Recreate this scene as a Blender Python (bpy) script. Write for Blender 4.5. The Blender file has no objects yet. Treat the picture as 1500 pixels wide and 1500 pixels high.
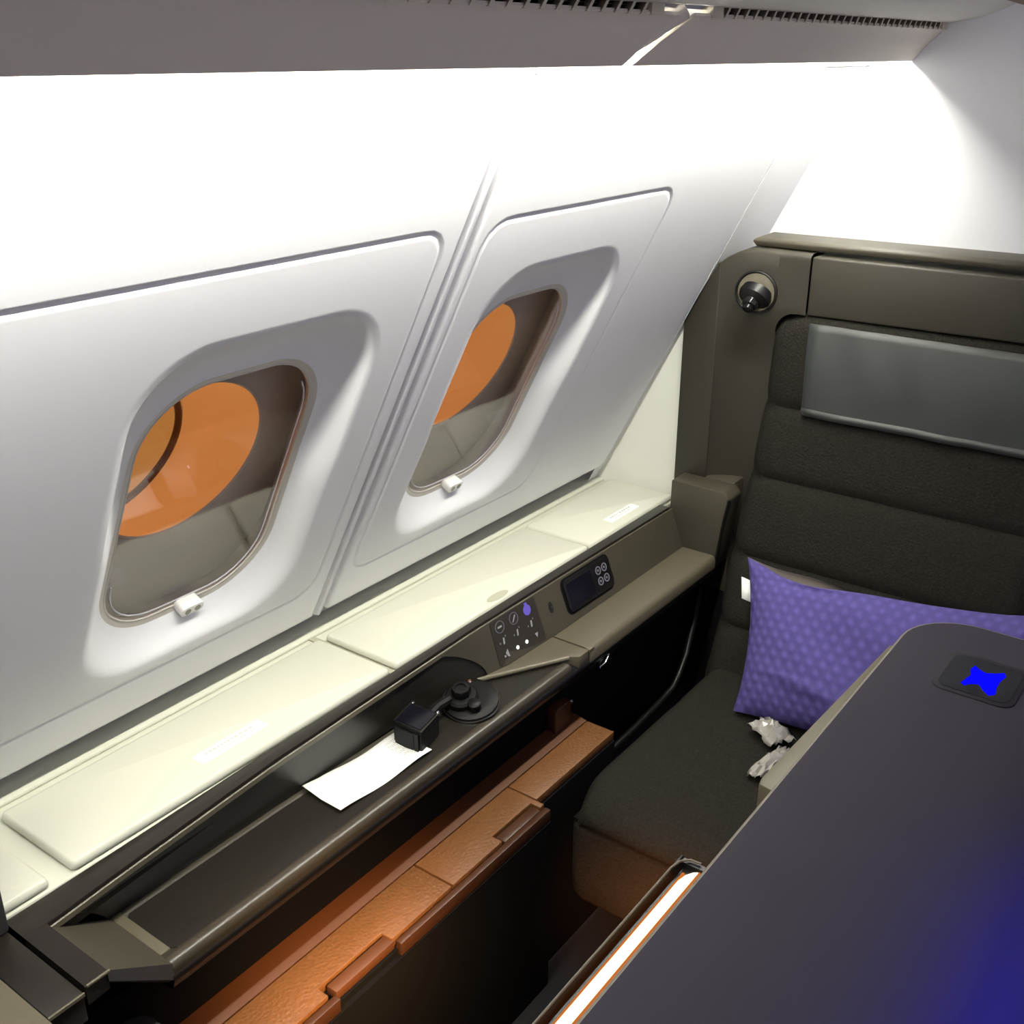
import bpy, bmesh, math, random
from mathutils import Vector, Matrix
random.seed(7)
PI = math.pi
S = bpy.context.scene
C = S.collection
H = 1.67                      # eye height: all z below are written relative to the eye, H is added when linking

# ------------------------------------------------------------------ camera, world, lights, exposure
cd = bpy.data.cameras.new('camera'); cam = bpy.data.objects.new('camera', cd); C.objects.link(cam)
cr = Vector((0.594958, -0.803754, 0.002361)); cu = Vector((0.311170, 0.233043, 0.921338)); cw = Vector((0.741079, 0.547422, -0.388755))
M3 = Matrix((cr, cu, -cw)).transposed()
cam.matrix_world = Matrix.Translation((0, 0, H)) @ M3.to_4x4()
cd.sensor_width = 36; cd.lens = 38.44; cd.clip_start = 0.02; cd.clip_end = 50
S.camera = cam
vs = S.view_settings
vs.view_transform = 'Standard'; vs.look = 'None'; vs.gamma = 1; vs.use_curve_mapping = False; vs.exposure = 0.0

wd = bpy.data.worlds.new('cabin_air'); S.world = wd; wd.use_nodes = True
wd.node_tree.nodes['Background'].inputs[0].default_value = (0.72, 0.69, 0.84, 1)
wd.node_tree.nodes['Background'].inputs[1].default_value = 0.16

def area(name, loc, aim, sx, sy, col, w):
    l = bpy.data.lights.new(name, 'AREA'); l.shape = 'RECTANGLE'; l.size = sx; l.size_y = sy; l.color = col; l.energy = w
    o = bpy.data.objects.new(name, l); C.objects.link(o)
    o.location = (loc[0], loc[1], loc[2] + H)
    d = Vector(aim) - Vector(loc)
    o.rotation_euler = d.to_track_quat('-Z', 'Y').to_euler()
    return o
COVE = 122.0                   # strength of the cove tube
area('cabin_ceiling_light', (0.6, -0.9, 0.55), (1.4, 0.5, -0.8), 1.6, 0.5, (0.90, 0.88, 1.0), 5.0)
area('inboard_fill_light', (1.2, -1.15, -0.35), (1.2, 1.0, -0.30), 2.4, 0.9, (0.95, 0.92, 1.0), 5.0)  # added fill, out of view, to brighten the valence and lower wall
ml = area('mood_light', (0.62, -0.36, -0.30), (0.62, 0.03, -0.84), 0.7, 0.06, (0.03, 0.015, 1.0), 2.6); ml.data.spread = math.radians(40)

# ------------------------------------------------------------------ materials
def lin(c):
    return tuple(((v / 255) / 12.92 if v / 255 <= 0.04045 else ((v / 255 + 0.055) / 1.055) ** 2.4) for v in c) + (1,)
def mat(name, col, rough=0.5, metal=0.0, bump=0.0, bscale=200, var=0.0, spec=0.5, emit=None, es=0.0, coat=0.0, tex='noise', stretch=None, vscale=None):
    m = bpy.data.materials.new(name); m.use_nodes = True
    nt = m.node_tree; b = nt.nodes['Principled BSDF']
    c = lin(col)
    b.inputs['Base Color'].default_value = c
    b.inputs['Roughness'].default_value = rough; b.inputs['Metallic'].default_value = metal
    b.inputs['Specular IOR Level'].default_value = spec
    b.inputs['Coat Weight'].default_value = coat
    if emit:
        b.inputs['Emission Color'].default_value = emit if len(emit) == 4 else emit + (1,)
        b.inputs['Emission Strength'].default_value = es
    if bump or var:
        tc = nt.nodes.new('ShaderNodeTexCoord'); mp = nt.nodes.new('ShaderNodeMapping')
        nt.links.new(tc.outputs['Object'], mp.inputs[0])
        if stretch: mp.inputs['Scale'].default_value = stretch
        if tex == 'noise':
            t = nt.nodes.new('ShaderNodeTexNoise'); t.inputs['Scale'].default_value = bscale; t.inputs['Detail'].default_value = 3; out = t.outputs['Fac']
        elif tex == 'voronoi':
            t = nt.nodes.new('ShaderNodeTexVoronoi'); t.inputs['Scale'].default_value = bscale; out = t.outputs['Distance']
        else:
            t = nt.nodes.new('ShaderNodeTexWave'); t.inputs['Scale'].default_value = bscale; t.inputs['Distortion'].default_value = 1.5; out = t.outputs['Fac']
        nt.links.new(mp.outputs[0], t.inputs['Vector'])
        if bump:
            bp = nt.nodes.new('ShaderNodeBump'); bp.inputs['Strength'].default_value = bump; bp.inputs['Distance'].default_value = 0.002
            nt.links.new(out, bp.inputs['Height']); nt.links.new(bp.outputs[0], b.inputs['Normal'])
        if var:
            v2 = out
            if vscale:
                t2 = nt.nodes.new('ShaderNodeTexNoise'); t2.inputs['Scale'].default_value = vscale; t2.inputs['Detail'].default_value = 4
                nt.links.new(mp.outputs[0], t2.inputs['Vector']); v2 = t2.outputs['Fac']
            mx = nt.nodes.new('ShaderNodeMix'); mx.data_type = 'RGBA'
            mx.inputs['A'].default_value = tuple(x * (1 - var) for x in c[:3]) + (1,)
            mx.inputs['B'].default_value = tuple(min(1, x * (1 + var)) for x in c[:3]) + (1,)
            nt.links.new(v2, mx.inputs['Factor']); nt.links.new(mx.outputs['Result'], b.inputs['Base Color'])
    return m
def emat(name, col, s):
    m = bpy.data.materials.new(name); m.use_nodes = True; nt = m.node_tree; nt.nodes.clear()
    e = nt.nodes.new('ShaderNodeEmission'); o = nt.nodes.new('ShaderNodeOutputMaterial')
    e.inputs[0].default_value = col + (1,); e.inputs[1].default_value = s; nt.links.new(e.outputs[0], o.inputs[0]); return m
def glassmat(name, tint, refl):
    m = bpy.data.materials.new(name); m.use_nodes = True; nt = m.node_tree; nt.nodes.clear()
    t = nt.nodes.new('ShaderNodeBsdfTransparent'); t.inputs[0].default_value = tint + (1,)
    g = nt.nodes.new('ShaderNodeBsdfGlossy'); g.inputs['Roughness'].default_value = 0.03
    lw = nt.nodes.new('ShaderNodeLayerWeight'); lw.inputs[0].default_value = 0.5
    pw = nt.nodes.new('ShaderNodeMath'); pw.operation = 'POWER'; pw.inputs[1].default_value = 3.5
    f = nt.nodes.new('ShaderNodeMath'); f.operation = 'MULTIPLY_ADD'; f.inputs[1].default_value = refl; f.inputs[2].default_value = 0.035
    nt.links.new(lw.outputs['Facing'], pw.inputs[0]); nt.links.new(pw.outputs[0], f.inputs[0])
    mx = nt.nodes.new('ShaderNodeMixShader'); o = nt.nodes.new('ShaderNodeOutputMaterial')
    nt.links.new(f.outputs[0], mx.inputs[0]); nt.links.new(t.outputs[0], mx.inputs[1]); nt.links.new(g.outputs[0], mx.inputs[2]); nt.links.new(mx.outputs[0], o.inputs[0])
    return m
WALL = mat('sidewall_plastic', (232, 232, 237), 0.55, bump=0.03, bscale=900)
WALL2 = mat('recess_plastic', (226, 226, 218), 0.6)
SEAL = mat('seal_plastic', (205, 205, 212), 0.5)
CREAM = mat('ledge_cream', (208, 208, 194), 0.42, bump=0.02, bscale=700)
CEIL = mat('ceiling_plastic', (214, 211, 206), 0.6)
VAL = mat('valence_plastic', (214, 206, 198), 0.6)
LOUV = mat('louver_grey', (190, 182, 168), 0.6)
DARKHOLE = mat('dark_gap', (14, 13, 12), 0.9)
WOOD = mat('dark_wood', (31, 26, 22), 0.38, bump=0.15, bscale=60, var=0.35, stretch=(0.35, 6, 6))
INLAY = mat('dark_inlay', (34, 31, 26), 0.36, bump=0.12, bscale=60, var=0.25, stretch=(0.35, 6, 6))
BEIGED = mat('taupe_panel', (66, 61, 50), 0.5, bump=0.08, bscale=500)
BEIGE = mat('beige_leather', (90, 84, 69), 0.5, bump=0.12, bscale=500)
BEIGE2 = mat('beige_trim', (104, 98, 82), 0.38)
FACED = mat('dark_face', (34, 31, 27), 0.4)
BLACK = mat('black_plastic', (13, 12, 13), 0.4)
BLACKM = mat('black_matte', (11, 10, 12), 0.9, spec=0.15)
SHELL = mat('shell_leather', (50, 46, 37), 0.55, bump=0.12, bscale=450)
FABRIC = mat('seat_fabric', (37, 35, 31), 0.95, bump=1.0, bscale=230, var=0.6, spec=0.1, vscale=190)
HEAD = mat('headrest_leather', (52, 55, 54), 0.5, bump=0.1, bscale=60, var=0.12, vscale=9)
PURPLE = mat('purple_fabric', (88, 79, 142), 0.85, spec=0.15)
PILBACK = mat('pillow_back_fabric', (120, 112, 102), 0.9, bump=0.3, bscale=500)
WHITE = mat('white_cloth', (238, 238, 236), 0.8)
ORANGE = mat('orange_leather', (108, 69, 34), 0.5, bump=0.45, bscale=170, var=0.12, tex='voronoi')
ORANGE2 = mat('orange_smooth', (84, 49, 26), 0.5, bump=0.05, bscale=300)
ORANGE3 = mat('orange_rim', (66, 39, 23), 0.4)
SLAB = mat('divider_grey', (50, 46, 56), 0.8, bump=0.05, bscale=700, spec=0.2)
SLABEDGE = mat('divider_edge', (112, 106, 95), 0.4)
SCREEN = mat('dark_glass', (16, 16, 24), 0.2, spec=0.3)
CHROME = mat('chrome', (225, 225, 230), 0.12, metal=1.0)
RIMM = mat('rim_taupe', (60, 55, 46), 0.3)
CAMB = mat('camera_black', (9, 9, 10), 0.5, spec=0.25)
STEEL = mat('steel', (120, 118, 115), 0.3, metal=1.0)
GASK = mat('window_gasket', (198, 193, 184), 0.4)
CAV = mat('window_cavity', (205, 198, 190), 0.7)
TUBE = mat('orange_glow_sleeve', (150, 90, 40), 0.6, emit=(1.0, 0.39, 0.105), es=0.50)  # emission stands in for orange light falling on the sleeve walls
RING = mat('outer_ring', (70, 36, 18), 0.25)
PANE = glassmat('pane_glass', (0.93, 0.93, 0.92), 0.45)
CLEAR = mat('clear_clip', (240, 240, 238), 0.15)
PAPER = mat('white_paper', (250, 250, 246), 0.8)
INK = mat('grey_print', (196, 194, 186), 0.8)
STICK = mat('sticker_white', (252, 252, 248), 0.5)
ICON = emat('icon_white', (0.85, 0.82, 0.8), 0.35)
ICONB = emat('icon_bright', (1, 0.97, 0.9), 1.6)
ICONP = emat('icon_purple', (0.22, 0.16, 0.75), 0.7)
ICONH = emat('icon_dim', (0.7, 0.66, 0.75), 0.22)
BLUE = emat('blue_light', (0.003, 0.003, 1.0), 1.05)
GLOW = emat('warm_diffuser', (1.0, 0.80, 0.48), 2.4)
HALO = emat('warm_halo', (1.0, 0.28, 0.06), 0.55)  # dim orange emission imitating the halo round the strip
COVEM = emat('cove_tube', (1.0, 0.985, 0.86), COVE)
OUTM = emat('orange_glow_pane', (1.0, 0.38, 0.09), 0.52)  # pane glows by itself in place of the orange light outside
WARM = emat('footwell_diffuser', (1.0, 0.49, 0.17), 6.0)
FLOORM = mat('cabin_carpet', (22, 20, 24), 0.95, bump=0.5, bscale=300)
GREYBLK = mat('dark_grey_plastic', (58, 57, 58), 0.5)
PLASTIC = mat('clear_wrapper', (160, 156, 150), 0.2, spec=0.8)

# pillow weave: diagonal lattice bump
def weave(m):
    nt = m.node_tree; b = nt.nodes['Principled BSDF']
    uv = nt.nodes.new('ShaderNodeUVMap'); hs = []
    for a in (0.62, -0.62):
        mp = nt.nodes.new('ShaderNodeMapping'); mp.inputs['Rotation'].default_value = (0, 0, a); mp.inputs['Scale'].default_value = (1, 1, 1)
        w = nt.nodes.new('ShaderNodeTexWave'); w.inputs['Scale'].default_value = 4.2; w.inputs['Distortion'].default_value = 0.4
        nt.links.new(uv.outputs[0], mp.inputs[0]); nt.links.new(mp.outputs[0], w.inputs[0]); hs.append(w)
    mu = nt.nodes.new('ShaderNodeMath'); mu.operation = 'MULTIPLY'
    nt.links.new(hs[0].outputs['Fac'], mu.inputs[0]); nt.links.new(hs[1].outputs['Fac'], mu.inputs[1])
    bp = nt.nodes.new('ShaderNodeBump'); bp.inputs['Strength'].default_value = 0.45; bp.inputs['Distance'].default_value = 0.005
    nt.links.new(mu.outputs[0], bp.inputs['Height']); nt.links.new(bp.outputs[0], b.inputs['Normal'])
    mx = nt.nodes.new('ShaderNodeMix'); mx.data_type = 'RGBA'; c = lin((88, 79, 142))
    mx.inputs['A'].default_value = tuple(x * 0.84 for x in c[:3]) + (1,); mx.inputs['B'].default_value = tuple(x * 1.12 for x in c[:3]) + (1,)
    nt.links.new(mu.outputs[0], mx.inputs['Factor']); nt.links.new(mx.outputs['Result'], b.inputs['Base Color'])
weave(PURPLE)

# ------------------------------------------------------------------ helpers
BASE = {}
def thing(name, label=None, cat=None, loc=(0, 0, 0), group=None, kind=None, parent=None):
    o = bpy.data.objects.new(name, None); C.objects.link(o); o.empty_display_size = 0.05
    L = Vector((loc[0], loc[1], loc[2] + H))
    if parent: o.parent = parent; o.location = L - BASE[parent.name]
    else: o.location = L
    BASE[o.name] = L; tag(o, label, cat, group, kind); return o
def tag(o, label=None, cat=None, group=None, kind=None):
    if label: o['label'] = label
    if cat: o['category'] = cat
    if group: o['group'] = group
    if kind: o['kind'] = kind
    return o
def obj(name, verts, faces, m, parent=None, smooth=35, recalc=True, bevel=0, seg=2, solid=0, uv=None):
    if parent is None:
        xs = [v[0] for v in verts]; ys = [v[1] for v in verts]; zs = [v[2] for v in verts]
        L = Vector(((min(xs) + max(xs)) / 2, (min(ys) + max(ys)) / 2, min(zs) + H))
    else: L = BASE[parent.name]
    me = bpy.data.meshes.new(name)
    me.from_pydata([(v[0] - L.x, v[1] - L.y, v[2] + H - L.z) for v in verts], [], faces)
    if recalc or bevel:
        bm = bmesh.new(); bm.from_mesh(me)
        if recalc: bmesh.ops.recalc_face_normals(bm, faces=bm.faces[:])
        if bevel:
            es = [e for e in bm.edges if len(e.link_faces) == 2 and e.calc_face_angle(0) > 0.5]
            bmesh.ops.bevel(bm, geom=es, offset=bevel, segments=seg, profile=0.5, affect='EDGES', clamp_overlap=True)
        bm.to_mesh(me); bm.free()
    if uv:
        l = me.uv_layers.new(name='UVMap')
        for lp in me.loops: l.data[lp.index].uv = uv[lp.vertex_index]
    me.materials.append(m)
    me.shade_smooth(); me.set_sharp_from_angle(angle=math.radians(smooth))
    o = bpy.data.objects.new(name, me); C.objects.link(o)
    if parent: o.parent = parent
    else: o.location = L
    BASE[o.name] = L
    if solid:
        md = o.modifiers.new('solid', 'SOLIDIFY'); md.thickness = solid; md.offset = 0
    return o
def boxv(x0, x1, y0, y1, z0, z1):
    v = [(x, y, z) for x in (x0, x1) for y in (y0, y1) for z in (z0, z1)]
    f = [(0, 1, 3, 2), (4, 6, 7, 5), (0, 4, 5, 1), (2, 3, 7, 6), (0, 2, 6, 4), (1, 5, 7, 3)]
    return v, f
def merge(*parts):
    V = []; F = []
    for v, f in parts:
        n = len(V); V += list(v); F += [tuple(i + n for i in q) for q in f]
    return V, F
def grid(rows, closed=False, cap=False):
    """rows: list of equal-length point rows -> quad strip; closed joins each row end to start"""
    n = len(rows[0]); V = [p for r in rows for p in r]; F = []
    for i in range(len(rows) - 1):
        for j in range(n if closed else n - 1):
            k = (j + 1) % n
            F.append((i * n + j, i * n + k, (i + 1) * n + k, (i + 1) * n + j))
    if cap:
        F.append(tuple(range(n))[::-1]); m = (len(rows) - 1) * n; F.append(tuple(m + j for j in range(n)))
    return V, F
def extr(prof, x0, x1):
    """closed (y,z) profile along X with caps"""
    return grid([[(x0, y, z) for y, z in prof], [(x1, y, z) for y, z in prof]], closed=True, cap=True)
def prism(outline, f0, f1):
    """outline list of (a,b); f0,f1 map (a,b)->point on the two faces"""
    return grid([[f0(a, b) for a, b in outline], [f1(a, b) for a, b in outline]], closed=True, cap=True)
def rrect(cx, cy, hw, hh, r, n=6):
    pts = []
    for sx, sy, a0 in ((1, 1, 0), (-1, 1, 90), (-1, -1, 180), (1, -1, 270)):
        for k in range(n + 1):
            a = math.radians(a0 + 90 * k / n)
            pts.append((cx + sx * (hw - r) + r * math.cos(a), cy + sy * (hh - r) + r * math.sin(a)))
    return pts
def circ(cx, cy, r, n=24): return [(cx + r * math.cos(2 * PI * k / n), cy + r * math.sin(2 * PI * k / n)) for k in range(n)]
def frame_from(n):
    n = Vector(n).normalized(); a = Vector((0, 0, 1)) if abs(n.z) < 0.9 else Vector((1, 0, 0))
    u = n.cross(a).normalized(); return u, n.cross(u), n
def lathe(c, axis, prof, n=24):
    u, v, w = frame_from(axis); c = Vector(c)
    rows = [[tuple(c + w * h + u * (r * math.cos(2 * PI * k / n)) + v * (r * math.sin(2 * PI * k / n))) for k in range(n)] for r, h in prof]
    return grid(rows, closed=True, cap=True)
def tube(pts, r, n=8):
    P = [Vector(p) for p in pts]; rows = []
    for i, p in enumerate(P):
        t = (P[min(i + 1, len(P) - 1)] - P[max(i - 1, 0)]).normalized(); u, v, w = frame_from(t)
        rr = r[i] if isinstance(r, (list, tuple)) else r
        rows.append([tuple(p + u * rr * math.cos(2 * PI * k / n) + v * rr * math.sin(2 * PI * k / n)) for k in range(n)])
    # keep rows from twisting
    for i in range(1, len(rows)):
        a = Vector(rows[i - 1][0]); best = min(range(n), key=lambda k: (Vector(rows[i][k]) - a).length)
        rows[i] = rows[i][best:] + rows[i][:best]
    return grid(rows, closed=True, cap=True)
def interp(tab, x):
    if x <= tab[0][0]: return tab[0][1:]
    for a, b in zip(tab, tab[1:]):
        if x <= b[0]:
            t = (x - a[0]) / (b[0] - a[0]); return tuple(p + (q - p) * t for p, q in zip(a[1:], b[1:]))
    return tab[-1][1:]
def sm(t): t = max(0, min(1, t)); return t * t * (3 - 2 * t)

# ------------------------------------------------------------------ setting: floor, ceiling, bulkhead
v, f = boxv(-0.6, 2.6, -1.2, 1.6, -H - 0.05, -H)
tag(obj('floor', v, f, FLOORM), 'dark carpeted cabin floor in the footwell', kind='structure')
v, f = boxv(2.445, 2.485, -1.2, 1.60, -H, 0.45)
tag(obj('wall_rear', v, f, WALL), 'white bulkhead wall rising behind the seat', kind='structure')
cprof = [(0.722, 0.054), (0.69, 0.0575), (0.66, 0.063), (0.62, 0.078), (0.59, 0.092), (0.45, 0.15), (0.2, 0.24)]
cprof = cprof + [(y, z + 0.02) for y, z in reversed(cprof)]
v, f = extr(cprof, -0.3, 2.445)
ceil = tag(obj('ceiling', v, f, CEIL, smooth=60), 'pale ceiling panel inboard of the louvred vent', kind='structure')
# valence = lower edge of overhead panel, two lengths with a slanted joint
VP = [(0.787, -0.018), (0.782, -0.0135), (0.760, 0.012), (0.742, 0.029), (0.7305, 0.040), (0.7255, 0.0415)]
def valence(xa, xb, sl_a, sl_b):
    rows = []
    n = len(VP); back = [(y + 0.003, z + 0.004) for y, z in reversed(VP[1:])] + [(0.789, -0.015)]
    P = VP + back
    def t(z): return max(0, min(1, (z + 0.018) / 0.06))
    xs = [xa + (xb - xa) * k / 10 for k in range(11)]
    for i, x in enumerate(xs):
        row = []
        for y, z in P:
            xx = x
            w0 = 1 - i / 10; w1 = i / 10
            xx += sl_a * t(z) * w0 + sl_b * t(z) * w1
            row.append((xx, y, z))
        rows.append(row)
    return grid(rows, closed=True, cap=True)
v, f = valence(-0.3, 1.300, 0, 0.036)
tag(obj('trim_1', v, f, VAL, smooth=50), 'grey valence panel above the nearer window hiding the cove light', kind='structure')
v, f = valence(1.322, 2.445, 0.058, 0)
tag(obj('trim_2', v, f, VAL, smooth=50), 'grey valence panel above the farther window up to the bulkhead', kind='structure')
v, f = tube([(1.3115 + 0.046 * k / 6, 0.787 + 0.009 - 0.0600 * k / 6, -0.002 + 0.0560 * k / 6) for k in range(7)], [0.0105, 0.012, 0.0135, 0.0145, 0.0155, 0.017, 0.019])
tag(obj('trim_3', v, f, VAL, smooth=60), 'slanted joint strip between the two valence panels', kind='structure')

# louvred vents along the top of the valence
def vent(xa, xb, lab):
    t = thing('air_vent', lab, 'air vent', ((xa + xb) / 2, 0.72, 0.04), group='louvred vents above the valence')
    v, f = boxv(xa, xb, 0.740, 0.743, 0.036, 0.062); obj('backing', v, f, DARKHOLE, t)
    v, f = merge(boxv(xa - 0.02, xb + 0.02, 0.7215, 0.742, 0.0535, 0.060), boxv(xa - 0.03, xa, 0.7235, 0.742, 0.0405, 0.0535), boxv(xb, xb + 0.03, 0.7235, 0.742, 0.0405, 0.0535))
    obj('frame', v, f, LOUV, t)
    n = int((xb - xa) / 0.0292); me = None
    for k in range(n):
        x = xa + (k + 0.5) * (xb - xa) / n
        if me is None:
            v, f = grid([[(x - 0.010, 0.7242, 0.0405), (x - 0.004, 0.7242, 0.0405), (x + 0.004, 0.738, 0.0405), (x - 0.002, 0.738, 0.0405)],
                         [(x + 0.002, 0.7235, 0.0545), (x + 0.008, 0.7235, 0.0545), (x + 0.016, 0.738, 0.0545), (x + 0.010, 0.738, 0.0545)]], closed=True, cap=True)
            first = obj('louver', v, f, LOUV, t); x0 = x; me = first
        else:
            o = first.copy(); C.objects.link(o); o.location = (x - x0, 0, 0)
    return t
vent(0.40, 1.26, 'louvred air vent above the nearer valence panel')
vent(1.45, 2.41, 'louvred air vent above the farther valence panel near the bulkhead')
# round overhead housing
t = thing('overhead_service_unit', 'round brownish service unit set in the ceiling near the top edge', 'service unit', (1.73, 0.52, 0.11))
cn = Vector((0, 0.33, -0.95)).normalized()
v, f = lathe((1.73, 0.525, 0.118), tuple(cn), [(0.155, 0.0), (0.155, 0.012), (0.150, 0.017), (0.120, 0.019), (0.112, 0.012)], 40); obj('ring', v, f, mat('service_ring', (150, 132, 116), 0.5), t)
v, f = lathe((1.73, 0.525, 0.118), tuple(cn), [(0.110, 0.0), (0.110, 0.014), (0.060, 0.020)], 40); obj('face_plate', v, f, mat('service_face', (92, 80, 74), 0.5), t)
v, f = lathe((1.73, 0.525, 0.118), tuple(cn), [(0.035, 0.02), (0.035, 0.026), (0.02, 0.030)], 24); obj('nozzle', v, f, BLACK, t)

# cove lamp tube hidden behind the valence
t = thing('cove_light', 'glowing cove light strip along the top of the window wall behind the valence', 'light', (1.2, 0.82, 0.0))
v, f = extr([(0.789, 0.001), (0.815, 0.008), (0.816, 0.004), (0.790, -0.003)], -0.3, 2.43); obj('light_tube', v, f, COVEM, t)
v, f = extr([(0.789, 0.012), (0.820, 0.018), (0.822, 0.010), (0.790, 0.004)], -0.3, 2.43); obj('housing', v, f, CEIL, t)

# ------------------------------------------------------------------ window wall
D = Vector((0, -0.4532, 0.8914)); N = Vector((0, 0.8914, 0.4532)); P0 = Vector((0, 1.335, -0.951))
def wp(x, s, o=0.0):
    p = P0 + D * s + N * o; return (x, p.y, p.z)
WX = (0.8925, 1.5275)          # window centres
WS = 0.395
def ray_poly(poly, cx, cy, a):
    dx, dy = math.cos(a), math.sin(a); best = 0
    for i in range(len(poly)):
        x1, y1 = poly[i]; x2, y2 = poly[(i + 1) % len(poly)]
        ex, ey = x2 - x1, y2 - y1; den = dx * ey - dy * ex
        if abs(den) < 1e-12: continue
        t = ((x1 - cx) * ey - (y1 - cy) * ex) / den; u = ((x1 - cx) * dy - (y1 - cy) * dx) / den
        if t > 0 and -1e-9 <= u <= 1 + 1e-9: best = max(best, t)
    return (cx + dx * best, cy + dy * best)
INNER = lambda cx: rrect(cx, WS, 0.157, 0.231, 0.110, 12)
OUTER = lambda cx: rrect(cx + 0.001, 0.414, 0.203, 0.297, 0.105, 12)
def wall_panel(xa, xb, cx, sub, s0=0.0, s1=1.045, name='sidewall_panel', par=None):
    rect = [(xb, s0), (xb, s1), (xa, s1), (xa, s0)]
    ang = [2 * PI * k / 160 for k in range(160)] + [math.atan2(q - WS, p - cx) % (2 * PI) for p, q in rect]
    ang = sorted(set(round(a, 6) for a in ang))
    ins = lambda d: [(xb - d, s0 + d), (xb - d, s1 - d), (xa + d, s1 - d), (xa + d, s0 + d)]
    x0, x1, a0, a1, rr = sub
    subr = lambda d: rrect((x0 + x1) / 2, (a0 + a1) / 2, (x1 - x0) / 2 + d, (a1 - a0) / 2 + d, rr + d, 8)
    loops = [(ins(0), lambda a, p: 0.022), (ins(0), lambda a, p: 0.006), (ins(0.002), lambda a, p: 0.002), (ins(0.006), lambda a, p: 0.0), (ins(0.011), lambda a, p: 0.0)]
    fade = lambda p: 1.0
    for d, dep in ((0.008, 0.0), (0.0045, 0.0), (0.0025, 0.0016), (-0.0012, 0.0017), (-0.004, -0.0005), (-0.009, -0.0006)):
        loops.append((subr(d), (lambda dep: lambda a, p: dep)(dep)))
    out, inn = OUTER(cx), INNER(cx)
    rows = []
    for poly, fn in loops:
        rows.append([(ray_poly(poly, cx, WS, a), fn, a) for a in ang])
    R = [[wp(p[0], p[1], fn(a, p)) for p, fn, a in row] for row in rows]
    big = rrect(cx + 0.001, 0.414, 0.203 + 0.012, 0.297 + 0.012, 0.105 + 0.012, 12)
    R.append([wp(*ray_poly(big, cx, WS, a), -0.0006) for a in ang])
    K = 14
    for k in range(K + 1):
        tt = k / K; row = []
        for a in ang:
            p = ray_poly(out, cx, WS, a); q = ray_poly(inn, cx, WS, a)
            x = p[0] + (q[0] - p[0]) * tt; s = p[1] + (q[1] - p[1]) * tt
            up = sm((math.sin(a) + 0.15) / 0.7)                   # crisp at the top, soft at the sill
            soft = tt * tt * (3 - 2 * tt) * 0.35 + 0.65 * tt ** 1.7
            crisp = (1 - (1 - tt) ** 2.0) * sm(tt / 0.12 * 0.6 + 0.4) if tt < 0.12 else 1 - (1 - tt) ** 2.0
            if tt == 0: crisp = 0
            o = 0.036 * (soft * (1 - up) + crisp * up) - 0.0006 * (1 - tt)
            row.append(wp(x, s, o))
        R.append(row)
    v, f = grid(R, closed=True)
    return obj(name, v, f, WALL, par, smooth=75, recalc=True)
wl = thing('wall_left', 'white sloping aircraft window wall with two oval windows', None, (1.2, 1.335, -0.951), kind='structure')
wall_panel(0.0, 1.198, WX[0], (0.2, 1.163, 0.094, 0.815, 0.045), par=wl)
wall_panel(1.236, 2.188, WX[1], (1.2565, 1.803, 0.092, 0.815, 0.045), par=wl)
# seal strip between the panels, with a raised bead
rows = []
for s in [0.0 + 1.06 * k / 8 for k in range(9)]:
    rows.append([wp(x, s, o) for x, o in ((1.194, 0.02), (1.198, 0.010), (1.203, 0.008), (1.208, 0.001), (1.213, -0.0015), (1.219, 0.001), (1.224, 0.006), (1.230, 0.010), (1.240, 0.016))])
v, f = grid(rows); obj('panel_joint', v, f, SEAL, wl, smooth=60)
# backing below/behind, upper cove and the set-back length beside the bulkhead
rows = []
for x in (-0.3, 2.186):
    rows.append([(x, 1.40, -0.995)] + [wp(x, s, 0.030) for s in (-0.04, 0.0, 0.05)])
v, f = grid(rows); obj('backing', v, f, SEAL, wl)
rows = []
for x in (-0.3, 2.445):
    rows.append([wp(x, 1.035, 0.004), wp(x, 1.06, 0.003), (x, 0.862, -0.004), (x, 0.872, 0.02), (x, 0.862, 0.05), (x, 0.83, 0.065), (x, 0.79, 0.06), (x, 0.735, 0.05)])
v, f = grid(rows); obj('cove', v, f, WALL, wl, smooth=60)
v, f = grid([[wp(x, s, 0.012) for s in (-0.10, 0.3, 0.7, 1.10)] for x in (2.18, 2.445)]); obj('setback_panel', v, f, WALL, wl)
rows = [[wp(2.188, s, 0.0) for s in (0.0, 0.3, 0.7, 1.02)], [wp(2.188, s, 0.030) for s in (0.0, 0.3, 0.7, 1.02)]]
v, f = grid(rows); obj('panel_end', v, f, WALL, wl)
# white closing panel behind the sill, beside the seat shell
v, f = boxv(2.218, 2.226, 1.10, 1.44, -1.01, -0.44); obj('closing_panel', v, f, WALL2, wl)

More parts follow.
